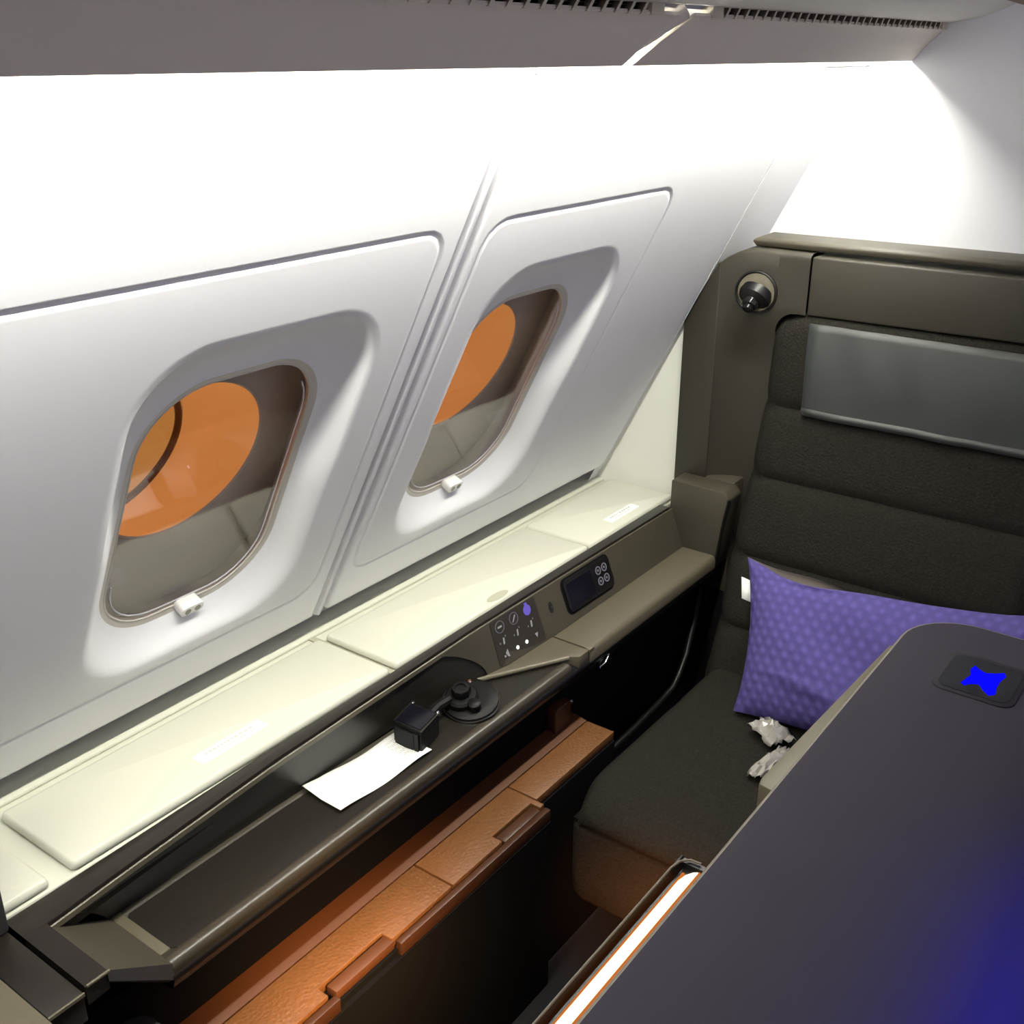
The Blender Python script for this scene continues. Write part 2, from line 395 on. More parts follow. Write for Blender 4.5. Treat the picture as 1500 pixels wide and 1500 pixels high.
def window(i, cx):
    t = thing('window_%d' % i, ('nearer' if i == 1 else 'farther') + ' oval cabin window with orange glow outside', None, (cx, wp(cx, WS)[1], wp(cx, WS)[2]), kind='structure')
    n = 14
    AN = [2 * PI * k / 72 for k in range(72)]
    def rl(hw, hh, r, o, c=(cx, WS)): q = rrect(c[0], c[1], hw, hh, r, n); return [wp(*ray_poly(q, c[0], c[1], a), o) for a in AN]
    def loop(hw, hh, r, o, dc=0): return [wp(a, b, o) for a, b in rrect(cx + dc, WS, hw, hh, r, n)]
    v, f = grid([loop(0.158, 0.232, 0.111, 0.0358), loop(0.156, 0.230, 0.109, 0.0362), loop(0.149, 0.223, 0.102, 0.0385), loop(0.148, 0.222, 0.101, 0.0378), loop(0.1465, 0.2205, 0.0995, 0.0378), loop(0.1455, 0.2195, 0.0985, 0.0395), loop(0.1455, 0.2195, 0.0985, 0.0455)], closed=True)
    obj('gasket', v, f, GASK, t, smooth=30)
    v, f = prism(rrect(cx, WS, 0.1465, 0.2205, 0.0995, n), lambda a, b: wp(a, b, 0.0412), lambda a, b: wp(a, b, 0.0432)); obj('inner_pane', v, f, PANE, t)
    bead = [wp(*ray_poly(rrect(cx, WS, 0.1375, 0.2115, 0.0905, n), cx, WS, a), 0.0405) for a in [math.radians(-140 + 195 * k / 40) for k in range(41)]]
    v, f = tube(bead, 0.0012, 6); obj('pane_bead', v, f, SEAL, t)
    # cavity: side walls then back plate with a round opening
    A = rl(0.16, 0.234, 0.112, 0.0445)
    B = rl(0.20, 0.275, 0.14, 0.103, (cx + 0.01, WS - 0.012))
    m = len(A)
    def angs(o, r, c): # circle points matched to rrect order by angle
        return [wp(c[0] + r * math.cos(k), c[1] + r * math.sin(k), o) for k in AN]
    v, f = grid([A, B, angs(0.103, 0.143, (cx - 0.001, WS + 0.017)), angs(0.1005, 0.140, (cx - 0.001, WS + 0.017)), angs(0.103, 0.137, (cx - 0.001, WS + 0.017))], closed=True)
    obj('cavity', v, f, CAV, t, smooth=30)
    rows = []
    for k in range(7):
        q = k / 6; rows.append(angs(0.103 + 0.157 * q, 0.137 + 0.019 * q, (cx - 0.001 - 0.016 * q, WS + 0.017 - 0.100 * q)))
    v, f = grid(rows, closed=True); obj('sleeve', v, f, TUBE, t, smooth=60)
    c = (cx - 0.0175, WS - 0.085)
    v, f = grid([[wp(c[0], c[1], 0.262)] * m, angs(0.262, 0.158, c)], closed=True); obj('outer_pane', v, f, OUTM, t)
    rr = []
    for k in range(10):
        a = 2 * PI * k / 10; rr.append(angs(0.252 + 0.006 * math.sin(a), 0.143 + 0.006 * math.cos(a), c))
    rr.append(rr[0]); v, f = grid(rr, closed=True); obj('outer_ring', v, f, RING, t, smooth=60)
    # clear shade clip at the sill
    def clip(hw, hh, r, z0, z1): return prism(rrect(cx + 0.010, WS - 0.222, hw, hh, r, 6), lambda a, b: wp(a, b, z0), lambda a, b: wp(a, b, z1))
    v, f = clip(0.021, 0.010, 0.009, 0.041, 0.018); tb = obj('shade_clip', v, f, CLEAR, t, bevel=0.002)
    for q in (-0.009, 0.009):
        v, f = prism(circ(cx + 0.010 + q, WS - 0.222, 0.0055, 12), lambda a, b: wp(a, b, 0.019), lambda a, b: wp(a, b, 0.0172)); obj('recess_dot', v, f, STEEL, tb)
    return t
for i, cx in enumerate(WX): window(i + 1, cx)

# ------------------------------------------------------------------ sill cabinet (white lidded ledge)
ZB = -1.003
t = thing('sill_cabinet', 'long cream sill cabinet with raised lids below the windows', 'cabinet', (1.2, 1.25, -H))
v, f = boxv(0.20, 2.216, 1.1405, 1.425, ZB - 0.02, ZB); obj('top_board', v, f, CREAM, t, bevel=0.003)
v, f = boxv(0.20, 2.216, 1.13, 1.41, -H, ZB - 0.021); obj('carcass', v, f, BLACKM, t)
v, f = boxv(0.20, 2.216, 1.348, 1.42, ZB, ZB + 0.007); obj('rear_strip', v, f, CREAM, t, bevel=0.003)
def lid(xa, xb):
    P = rrect((xa + xb) / 2, 1.2335, (xb - xa) / 2, 0.0885, 0.006, 4)
    def ring(d, z): return [(a, b, z) for a, b in rrect((xa + xb) / 2, 1.2335, (xb - xa) / 2 + d, 0.0885 + d, 0.008 + d, 4)]
    v, f = grid([ring(-0.002, ZB + 0.002), ring(0, ZB + 0.004), ring(0, ZB + 0.008), ring(-0.002, ZB + 0.0135), ring(-0.006, ZB + 0.0155)], closed=True, cap=True)
    return obj('lid', v, f, CREAM, t, smooth=50)
ZT = ZB + 0.0155
l0 = lid(0.22, 0.545); l1 = lid(0.577, 1.196); l2 = lid(1.212, 1.831); l3 = lid(1.838, 2.205)
v, f = boxv(1.197, 1.2105, 1.145, 1.40, ZB, ZB + 0.003); obj('seam_strip', v, f, mat('seam_grey', (170, 168, 150), 0.6), t)
def placard(par, xa, xb, ya, yb, blobs):
    v, f = prism(rrect((xa + xb) / 2, (ya + yb) / 2, (xb - xa) / 2, (yb - ya) / 2, 0.004, 3), lambda a, b: (a, b, ZT), lambda a, b: (a, b, ZT + 0.0004))
    p = obj('placard', v, f, STICK, par); p['label'] = 'white sticker with small faint print'
    parts = []
    for row, (yy, h) in enumerate(((yb - (yb - ya) * 0.33, 0.0045), (yb - (yb - ya) * 0.66, 0.0026))):
        x = xa + 0.018 + row * 0.012
        while x < xb - 0.02 - row * 0.01:
            w = random.uniform(0.003, 0.008) * (1 if row == 0 else 0.7)
            parts.append(boxv(x, x + w, yy - h / 2, yy + h / 2, ZT + 0.0004, ZT + 0.0006)); x += w + random.uniform(0.002, 0.004)
    v, f = merge(*parts); tag(obj('print', v, f, INK, p), kind='stuff')
placard(l1, 0.822, 0.952, 1.181, 1.209, 10)
placard(l3, 1.968, 2.092, 1.171, 1.197, 8)
v, f = prism([(1.524 + 0.032 * math.cos(a), 1.1605 + 0.011 * math.sin(a)) for a in [2 * PI * k / 24 for k in range(24)]], lambda a, b: (a, b, ZT), lambda a, b: (a, b, ZT + 0.0006))
lt = obj('latch', v, f, mat('latch_grey', (176, 176, 156), 0.5), l2)

# ------------------------------------------------------------------ side console
FT = [(0.505, 1.085, -1.005), (0.603, 1.092, -1.003), (0.90, 1.106, -0.996), (1.20, 1.110, -0.992), (1.40, 1.112, -0.989), (1.55, 1.110, -0.988), (2.129, 1.105, -0.988)]
FB = [(0.505, 1.086, -1.007), (0.603, 1.121, -1.086), (0.90, 1.121, -1.086), (1.20, 1.114, -1.086), (1.38, 1.092, -1.086), (1.45, 1.078, -1.084), (1.55, 1.073, -1.083), (2.129, 1.069, -1.085)]
def fp(x, tt, h=0.0):
    a = Vector((x,) + tuple(interp(FT, x))); b = Vector((x,) + tuple(interp(FB, x)))
    d = (b - a); n = Vector((0, d.z, -d.y)).normalized() if d.length > 1e-6 else Vector((0, -1, 0))
    p = a + d * tt + n * h; return tuple(p)          # h > 0 comes out toward the seat
con = thing('side_console', 'dark wood and beige side console running below the sill cabinet', 'console', (1.3, 1.05, -H))
# wood trim rail
OUT = [(0.43, 1.1400), (0.80, 1.1400), (2.155, 1.1385)]
rows = []
for k in range(40):
    x = 0.4755 + (2.128 - 0.4755) * k / 39
    yi, zi = interp(FT, x); yo = interp(OUT, x)[0]
    if x < 0.505: yi = 1.085
    rows.append([(x, yo, zi - 0.03), (x, yo, zi - 0.001), (x, yo - 0.0015, zi), (x, yi + 0.0085, zi), (x, yi + 0.0075, zi - 0.002), (x, yi + 0.007, zi - 0.03)])
v, f = grid(rows, closed=True, cap=True); obj('wood_rail', v, f, WOOD, con, smooth=40)
rows = []
for k in range(40):
    x = 0.500 + (2.129 - 0.500) * k / 39
    yi, zi = interp(FT, max(x, 0.505))
    rows.append([(x, yi + 0.0075, zi - 0.02), (x, yi + 0.007, zi - 0.006), (x, yi + 0.0028, zi - 0.006), (x, yi + 0.0022, zi - 0.001), (x, yi + 0.0008, zi), (x, yi - 0.0008, zi - 0.001), (x, yi, zi - 0.010)])
v, f = grid(rows); obj('rail_lip', v, f, BEIGE2, con, smooth=50)
rows = []
for k in range(40):
    x = 0.49 + (2.128 - 0.49) * k / 39; yi, zi = interp(FT, max(x, 0.505))
    rows.append([(x, yi + 0.0075, zi - 0.0055), (x, yi + 0.0028, zi - 0.0055)])
v, f = grid(rows); obj('rail_groove', v, f, DARKHOLE, con)
# left end board of the rail, joined plank
v, f = prism([(0.4755, 0.967), (0.506, 0.969), (0.506, 1.085), (0.506, 1.096), (0.4755, 1.140)], lambda a, b: (a, b, -1.005), lambda a, b: (a, b, -1.034)); obj('end_board', v, f, WOOD, con)
v, f = boxv(0.477, 0.509, 0.9655, 0.9690, -1.0085, -1.0042); obj('end_board_highlight', v, f, BEIGE2, con, bevel=0.0015)  # pale sliver drawn as the highlight on the board's front edge
# console face: beige right, dark panel left with an arc-shaped end
def arcx(tt): return 1.275 + 0.125 * math.sin(min(1, tt) * PI / 2) ** 0.9
rows = []
for j in range(15):
    tt = j / 14; xa = arcx(tt); rows.append([fp(xa + (2.129 - xa) * k / 30, tt) for k in range(31)])
v, f = grid(rows); obj('face_panel', v, f, BEIGED, con, smooth=50)
rows = []
for j in range(15):
    tt = j / 14; xa = 0.508 + 0.092 * tt; xb = arcx(tt)
    row = [fp(xa + (xb - xa) * k / 40, tt, -0.004 * sm((xa + (xb - xa) * k / 40 - 0.95) / 0.2)) for k in range(41)] + [fp(xb, tt, 0)]
    rows.append(row)
v, f = grid(rows); o = obj('face_panel', v, f, FACED, con, smooth=50); o['label'] = 'dark face panel with rounded end'
# shelf: end ramp, beige rim, dark inlay, raised armrest lid
zs = -1.086
rows = []
for k in range(13):
    q = k / 12; ya = 1.085 + (1.121 - 1.085) * q; yb = 0.969 + (0.988 - 0.969) * q
    rows.append([(0.505 + 0.098 * q, ya + (yb - ya) * j / 6, -1.005 - 0.081 * q) for j in range(7)])
v, f = grid(rows); obj('end_ramp', v, f, BEIGED, con)
rows = [[(0.505, 0.969, -1.005), (0.603, 0.988, -1.086)], [(0.505, 0.966, -1.020), (0.603, 0.986, -1.112)], [(0.505, 0.985, -1.034), (0.603, 1.0, -1.125)]]
v, f = grid(rows); obj('ramp_edge', v, f, GREYBLK, con)
# beige shelf bed with rounded nose
rows = []
for k in range(30):
    x = 0.603 + (1.53 - 0.603) * k / 29; yb = interp(FB, x)[0]
    rows.append([(x, yb + 0.002, zs), (x, yb - 0.008, zs), (x, yb - 0.010, zs - 0.002), (x, 1.008, zs - 0.002), (x, 1.006, zs + 0.0003), (x, 1.000, zs + 0.0005), (x, 0.993, zs - 0.001), (x, 0.988, zs - 0.005), (x, 0.9865, zs - 0.010), (x, 0.987, zs - 0.020)])
v, f = grid(rows); obj('shelf_rim', v, f, RIMM, con, smooth=60)
inl = [(0.618, 1.016), (0.618, 1.103), (0.624, 1.110), (0.9, 1.1105), (1.2, 1.1035), (1.37, 1.087), (1.383, 1.087), (1.530, 1.008), (1.515, 1.0068), (0.626, 1.0068)]
v, f = prism(inl, lambda a, b: (a, b, zs - 0.006), lambda a, b: (a, b, zs - 0.0008)); obj('shelf_inlay', v, f, INLAY, con)
v, f = boxv(0.603, 0.6185, 1.012, 1.122, zs - 0.006, zs + 0.0004); obj('inlay_border', v, f, BEIGE, con, bevel=0.001)
zr = -1.0785
v, f = prism([(1.375, 1.094), (1.545, 1.002), (1.556, 0.986), (1.589, 0.986), (1.589, 1.0725), (1.45, 1.0785)], lambda a, b: (a, b, zs - 0.02), lambda a, b: (a, b, zr)); obj('armrest_wedge', v, f, BEIGE, con, bevel=0.0015)
v, f = tube([(1.372, 1.093, zr - 0.001), (1.46, 1.0455, zr - 0.001), (1.541, 1.0015, zr - 0.001)], 0.0042); obj('wedge_edge', v, f, BEIGE2, con)
pf = [(1.0715, zs - 0.02), (1.0715, zr - 0.001), (1.069, zr), (0.996, zr), (0.988, zr - 0.003), (0.984, zr - 0.010), (0.984, zs - 0.022)]
v, f = extr(pf, 1.5925, 2.128); obj('armrest_lid', v, f, BEIGE, con, smooth=50)
v, f = prism([(1.588, 0.984), (1.606, 0.984), (1.5925, 0.998)], lambda a, b: (a, b, zr + 0.0005), lambda a, b: (a, b, zr - 0.004)); obj('lid_hinge', v, f, BEIGE2, con)
# fascia under the nose and dark side panels below
pf = [(0.986, zs - 0.018), (0.984, zs - 0.024), (0.988, zs - 0.038), (0.996, zs - 0.045), (1.034, zs - 0.052), (1.06, zs - 0.03), (1.05, zs - 0.012), (1.0, zs - 0.010)]
v, f = extr(pf, 0.60, 2.128); obj('fascia', v, f, BLACK, con, smooth=45)
v, f = extr([(1.0005, zs - 0.0475), (0.9975, zs - 0.0475), (0.9975, zs - 0.0495), (1.0005, zs - 0.0495)], 0.62, 2.10); obj('fascia_line', v, f, GREYBLK, con)
v, f = boxv(0.50, 1.52, 1.036, 1.12, -H, zs - 0.04); obj('side_panel', v, f, mat('side_panel_dark', (10, 10, 14), 0.9, spec=0.1), con)
v, f = boxv(1.524, 2.128, 1.040, 1.12, -H, zs - 0.04); obj('side_panel', v, f, BLACKM, con)
v, f = boxv(2.130, 2.315, 1.045, 1.10, -H, -1.112); obj('side_panel', v, f, BLACKM, con)
v, f = boxv(2.197, 2.262, 0.985, 1.044, -H, -1.20); obj('side_panel', v, f, BLACKM, con)
fr = [(2.112, 1.012, -1.16), (2.108, 1.010, -1.20), (2.085, 1.008, -1.25), (2.05, 1.004, -1.31), (2.015, 1.0, -1.350), (1.98, 0.998, -1.367), (1.92, 0.998, -1.376), (1.80, 0.998, -1.385), (1.615, 0.998, -1.39)]
v, f = tube(fr, 0.008); obj('side_frame', v, f, BLACK, con, smooth=60)
v, f = lathe((1.653, 0.997, -1.138), (0, -1, 0), [(0.012, -0.004), (0.012, 0.003), (0.009, 0.005)], 16); o = obj('latch', v, f, BLACK, con)
v, f = tube([(1.635, 0.990, -1.142), (1.653, 0.986, -1.137), (1.672, 0.990, -1.128)], 0.0028); obj('latch_handle', v, f, CHROME, o)
for x, z in ((1.547, -1.155), (1.603, -1.222)):
    v, f = lathe((x, 1.038, z), (0, -1, 0), [(0.007, -0.002), (0.007, 0.004), (0.004, 0.009), (0.002, 0.010)], 14); obj('stud', v, f, STEEL, con)
v, f = prism(rrect(1.545, -1.222, 0.028, 0.030, 0.010, 5), lambda a, b: (a, 1.036, b), lambda a, b: (a, 1.012, b)); obj('leather_tab', v, f, ORANGE3, con, bevel=0.004)
# aft end block
P = rrect(1.035, -1.003, 0.072, 0.085, 0.016, 5)
v, f = prism([(0.963, -0.935), (0.979, -0.919), (1.112, -0.919), (1.112, -1.110), (0.986, -1.110), (0.984, -1.08)], lambda a, b: (2.129, a, b), lambda a, b: (2.195, a, b)); obj('end_block', v, f, BEIGED, con, bevel=0.004)
v, f = prism([(0.985, -0.9185), (1.06, -0.9185), (1.06, -1.20), (0.985, -1.20)], lambda a, b: (2.196, a, b), lambda a, b: (2.262, a, b)); obj('end_block_rear', v, f, BEIGED, con, bevel=0.004)
v, f = tube([(2.131, 0.964, -0.935), (2.131, 0.974, -1.00), (2.131, 0.984, -1.085), (2.131, 0.996, -1.16), (2.131, 1.006, -1.2)], 0.004); obj('end_block_edge', v, f, BLACK, con)

# control keypad on the face (icons are flat prints/lights)
kp = [(1.431, 0.03), (1.571, 0.03), (1.571, 0.94), (1.431, 0.90)]
def pane(outl, h0, h1): return prism(outl, lambda a, b: fp(a, b, h0), lambda a, b: fp(a, b, h1))
def rr2(cx, ct, hw, ht, r, n=4):   # rounded rect in (x, t) with t scaled to metres (face is ~0.105 tall)
    k = 0.105
    return [(a, b / k) for a, b in rrect(cx, ct * k, hw, ht * k, r, n)]
v, f = pane(rr2(1.501, 0.475, 0.070, 0.445, 0.004), 0.0, 0.0012); kpd = obj('keypad', v, f, mat('keypad_dark', (46, 42, 35), 0.45), con)
def icon(outl, m, name='icon'):
    v, f = pane(outl, 0.0012, 0.0018); return obj(name, v, f, m, kpd)
def ringic(cx, ct, rx, ry, m, w=0.0012):
    k = 0.105; n = 20
    A = [(cx + rx * math.cos(2 * PI * i / n), ct + ry * math.sin(2 * PI * i / n) / k) for i in range(n)]
    B = [(cx + (rx - w) * math.cos(2 * PI * i / n), ct + (ry - w) * math.sin(2 * PI * i / n) / k) for i in range(n)]
    v, f = grid([[fp(a, b, 0.0014) for a, b in A], [fp(a, b, 0.0020) for a, b in A], [fp(a, b, 0.0020) for a, b in B], [fp(a, b, 0.0014) for a, b in B]], closed=True)
    return obj('key_ring', v, f, m, kpd)
for cx in (1.455, 1.498): ringic(cx, 0.20, 0.013, 0.0125, ICONH)
icon(rr2(1.455, 0.20, 0.006, 0.018, 0.0008), ICON); icon([(1.492, 0.26), (1.494, 0.27), (1.505, 0.16), (1.503, 0.14)], ICON)
icon([(a, 0.20 + (b - 0.2) / 0.105) for a, b in circ(1.541, 0.20, 0.011, 20)], ICONP, 'power_key')
icon(rr2(1.541, 0.085, 0.004, 0.03, 0.001), ICONP)
for cx in (1.455, 1.497, 1.541):
    icon([(cx, 0.42), (cx + 0.004, 0.43), (cx + 0.002, 0.54), (cx - 0.002, 0.55)], ICON); icon(rr2(cx - 0.010, 0.50, 0.0015, 0.018, 0.0006), ICONH)
    icon(rr2(cx + 0.008, 0.41, 0.0012, 0.018, 0.0006), ICONH)
icon([(1.452, 0.72), (1.459, 0.66), (1.461, 0.82), (1.456, 0.80)], ICON); icon(rr2(1.449, 0.77, 0.002, 0.02, 0.0006), ICON)
for cx in (1.487, 1.515): icon([(cx + 0.004 * math.cos(2 * PI * i / 16), 0.75 + 0.004 * math.sin(2 * PI * i / 16) / 0.105) for i in range(16)], ICONB, 'lamp_key')
icon([(1.543, 0.70), (1.552, 0.70), (1.5475, 0.79)], ICON)
# headphone jack
v, f = pane([(1.612 + 0.0065 * math.cos(2 * PI * i / 18), 0.43 + 0.012 * math.sin(2 * PI * i / 18) / 0.105) for i in range(18)], 0.0, 0.001); jk = obj('headphone_jack', v, f, DARKHOLE, con)
v, f = lathe(fp(1.613, 0.43, 0.001), (0, -0.93, 0.36), [(0.0022, 0), (0.0022, 0.001)], 10); obj('jack_pin', v, f, STEEL, jk)
# handset recess + removable handset
v, f = pane(rr2(1.747, 0.43, 0.089, 0.375, 0.016, 6), 0.0, 0.0015); obj('handset_recess', v, f, BLACKM, con)
hs = thing('remote_handset', 'black touch remote handset with four round buttons docked in the console face', 'remote', fp(1.747, 0.43, 0.0015))
v, f = pane(rr2(1.747, 0.43, 0.084, 0.335, 0.013, 6), 0.0015, 0.0055); obj('body', v, f, BLACK, hs, bevel=0.001)
v, f = pane(rr2(1.715, 0.43, 0.044, 0.25, 0.004, 4), 0.0055, 0.0060); obj('screen', v, f, SCREEN, hs)
kpd_bak = kpd
for cx in (1.785, 1.808):
    for ct in (0.29, 0.52):
        k = 0.105; n = 16
        A = [(cx + 0.0095 * math.cos(2 * PI * i / n), ct + 0.0095 * math.sin(2 * PI * i / n) / k) for i in range(n)]
        B = [(cx + 0.007 * math.cos(2 * PI * i / n), ct + 0.007 * math.sin(2 * PI * i / n) / k) for i in range(n)]
        v, f = grid([[fp(a, b, 0.0055) for a, b in A], [fp(a, b, 0.0066) for a, b in A], [fp(a, b, 0.0066) for a, b in B], [fp(a, b, 0.0055) for a, b in B]], closed=True)
        bt = obj('button', v, f, ICONH, hs)
        v, f = pane([(cx + 0.003 * math.cos(2 * PI * i / 8), ct + 0.003 * math.sin(2 * PI * i / 8) / k) for i in range(8)], 0.0055, 0.0062); obj('button_mark', v, f, ICONH, bt)

# left neighbour plank, beige surround and dark screen edge
t = thing('monitor_surround', 'dark wood plank and beige surround at the lower left corner', 'monitor surround', (0.4, 1.05, -H))
v, f = boxv(0.4245, 0.4705, 0.963, 1.150, -1.05, -1.007); obj('plank', v, f, WOOD, t, bevel=0.002)
v, f = boxv(0.4245, 0.4705, 0.9605, 0.9630, -1.011, -1.0066); obj('plank_highlight', v, f, BEIGE2, t)  # pale sliver drawn as the plank's edge highlight
v, f = prism([(0.15, -1.06), (0.4235, -1.06), (0.4235, -1.007), (0.41, -1.003), (0.15, -0.99)], lambda a, b: (a, 0.93, b), lambda a, b: (a, 1.118, b)); obj('surround_panel', v, f, BEIGE, t)
v, f = boxv(0.40, 0.470, 1.036, 1.118, -H, -1.062); obj('support', v, f, BLACKM, t)
v, f = prism(rrect(0.475, -0.6, 0.010, 0.45, 0.004, 3), lambda a, b: (a - 0.12, 1.166, b), lambda a, b: (a, 1.135, b))
v, f = grid([[(0.30, 1.19, -1.0065), (0.473, 1.165, -1.0065), (0.473, 1.120, -1.0065), (0.30, 1.12, -1.0065)], [(0.30, 1.19, -0.74), (0.473, 1.165, -0.74), (0.473, 1.120, -0.74), (0.30, 1.12, -0.74)]], closed=True, cap=True); obj('screen_edge', v, f, GREYBLK, t, bevel=0.004)
t = thing('footwell_box', 'dark grey rounded box below the console plank at the lower left', 'box', (0.45, 0.97, -H))
v, f = prism(rrect(0.44, 0.931, 0.137, 0.103, 0.03, 6), lambda a, b: (a, b, -H), lambda a, b: (a, b, -1.162)); obj('box_body', v, f, GREYBLK, t, bevel=0.012, seg=3)
v, f = prism(rrect(0.44, 0.94, 0.10, 0.08, 0.03, 6), lambda a, b: (a, b, -1.164), lambda a, b: (a, b, -1.160)); obj('box_pad', v, f, GREYBLK, t)

# ------------------------------------------------------------------ orange bench / stowage box along the footwell
ZO = -1.250
t = thing('stowage_bench', 'orange leather stowage bench with lift lids along the dark footwell', 'bench', (1.1, 0.95, -H))
v, f = boxv(0.58, 1.33, 0.902, 1.0345, -H, ZO - 0.020); obj('carcass', v, f, BLACKM, t)
v, f = boxv(1.331, 1.60, 0.925, 1.0345, -H, ZO - 0.020); obj('carcass', v, f, BLACKM, t)
pf = [(1.035, ZO - 0.02), (1.035, ZO + 0.006), (1.012, ZO + 0.004), (0.993, ZO), (0.993, ZO - 0.02)]
v, f = extr(pf, 0.58, 1.60); obj('back_rail', v, f, ORANGE2, t, smooth=50)
def seatlid(xa, xb, n0, n1, yf=0.909):
    # lid with a finger notch between n0..n1 on the front edge
    o = [(xa, 0.991), (xa, yf)]
    if n0: o += [(n0, yf), (n0, yf + 0.022), (n1, yf + 0.022), (n1, yf)]
    o += [(xb, yf), (xb, 0.991)]
    v, f = prism(o, lambda a, b: (a, b, ZO - 0.018), lambda a, b: (a, b, ZO)); return obj('lid', v, f, ORANGE, t, bevel=0.0012)
seatlid(0.58, 1.068, 0.790, 0.925); seatlid(1.072, 1.33, 1.205, 1.318); seatlid(1.333, 1.60, None, None, 0.928)
for a, b in ((0.803, 0.928), (1.209, 1.315)):
    v, f = boxv(a, b, 0.906, 0.927, ZO - 0.02, ZO - 0.003)
    o = obj('pull_tab', v, f, ORANGE2 if a < 1 else ORANGE3, t, bevel=0.002)
for a, b in ((0.58, 0.800), (0.930, 1.33)):
    v, f = boxv(a, b, 0.8945, 0.9065, ZO - 0.03, ZO - 0.005); obj('front_rim', v, f, ORANGE3, t, bevel=0.0015)
v, f = boxv(0.58, 1.33, 0.893, 0.9015, -H, ZO - 0.031); obj('front_panel', v, f, BLACKM, t)

# ------------------------------------------------------------------ seat
seat = thing('aircraft_seat', 'dark woven suite seat with stitched back and beige shell facing the footwell', 'seat', (1.9, 0.62, -H))
# shell stile with concave inner face and bevelled outboard corner
def shx(y, z):
    g = sm((-0.50 - z) / 0.14); q = max(0, min(1, (1.062 - y) / 0.135))
    dip = math.sin(min(1, q * 1.25) * PI / 2) ** 0.8 if q > 0 else 0
    return 2.2 + 0.06 * g * (dip) * (1 - 0.25 * q) + 0.012 * (1 - g) * q
ys = [1.060, 1.054, 1.046, 1.03, 1.01, 0.99, 0.97, 0.95, 0.9335]
ys2 = [0.9335, 0.931, 0.926, 0.918, 0.908, 0.897, 0.886, 0.8645]
def ztop(y):      # rounded upper outboard corner
    c = 1.06 - y
    return -0.389 - 0.030 * max(0, 1 - c / 0.085) ** 2.2
def zbot(y):      # arch over the cushion
    if y > 0.933: return -0.56
    if y < 0.886: return -0.515
    return -0.562 + math.sqrt(max(0, 0.047 ** 2 - (y - 0.886) ** 2))
def stile_row(y, z0):
    zt = ztop(y); zz = [z0 + (zt - 0.006 - z0) * k / 20 for k in range(21)]
    return [(min(2.30, shx(y, z0) + 0.075), y, z0 + 0.001), (shx(y, z0) + 0.004, y, z0 + 0.0005)] + [(shx(y, z), y, z) for z in zz] + [(shx(y, zt) + 0.003, y, zt - 0.002), (shx(y, zt) + 0.010, y, zt + 0.001), (shx(y, zt) + 0.08, y, zt + 0.003)]
endr = [(p[0] + 0.07, p[1] + 0.004, p[2]) for p in stile_row(0.9335, -1.05)]
v, f = merge(grid([stile_row(y, -1.05) for y in ys] + [endr]), grid([stile_row(y, zbot(y)) for y in ys2]))
obj('shell_stile', v, f, SHELL, seat, smooth=50)
outl = [(1.060, -1.05), (1.060, -0.421), (1.068, -0.424), (1.146, -0.556), (1.146, -1.05)]
v, f = prism(outl, lambda a, b: (2.2 + (a - 1.06) * 0.06, a, b), lambda a, b: (2.33, a, b)); obj('shell_wing', v, f, SHELL, seat, bevel=0.003)
# upper beam
v, f = prism([(0.861, -0.392), (0.861, -0.514), (0.60, -0.512), (0.25, -0.508), (0.25, -0.388)], lambda a, b: (2.210, a, b), lambda a, b: (2.33, a, b)); obj('shell_beam', v, f, SHELL, seat, bevel=0.004, seg=3)
v, f = prism([(1.040, -0.43), (1.060, -1.2), (0.95, -1.2), (0.95, -H), (0.25, -H), (0.25, -0.396), (0.98, -0.396)], lambda a, b: (2.300, a, b), lambda a, b: (2.36, a, b)); obj('shell_back', v, f, SHELL, seat)
# cap rail
v, f = prism([(2.235, -0.386), (2.232, -0.374), (2.238, -0.368), (2.32, -0.366), (2.33, -0.386)], lambda a, b: (a, 1.010 if a < 2.234 else 1.000, b), lambda a, b: (a, 0.20, b + 0.008)); obj('cap_rail', v, f, BEIGED, seat, bevel=0.003)
# reading lamp in a cup
rl = thing('reading_lamp', parent=seat, loc=(2.2, 0.978, -0.477)); 
lc = Vector((2.2060, 0.977, -0.478)); ax = Vector((-1, -0.09, 0.0))
v, f = lathe(lc, ax, [(0.047, -0.001), (0.047, 0.0035), (0.0435, 0.0045), (0.0415, 0.003), (0.0415, -0.0005)], 32); obj('lamp_rim', v, f, BLACK, rl)
v, f = lathe(lc, ax, [(0.0415, 0.0008), (0.040, 0.0015), (0.01, 0.0018)], 32); obj('lamp_cup', v, f, BEIGE2, rl)
v, f = lathe(lc + Vector((0, 0.002, -0.012)), (-0.75, 0.1, -0.65), [(0.036, -0.014), (0.0375, -0.002), (0.035, 0.006), (0.027, 0.012), (0.020, 0.014)], 28); obj('lamp_socket', v, f, BLACK, rl)
v, f = lathe(lc + Vector((-0.012, 0.003, -0.018)), (-0.70, 0.12, -0.70), [(0.018, -0.004), (0.0185, 0.006), (0.017, 0.012), (0.0115, 0.0135), (0.0115, 0.022), (0.0095, 0.0245)], 24); obj('lamp_head', v, f, mat('lamp_black_gloss', (40, 40, 42), 0.16, metal=0.6), rl)
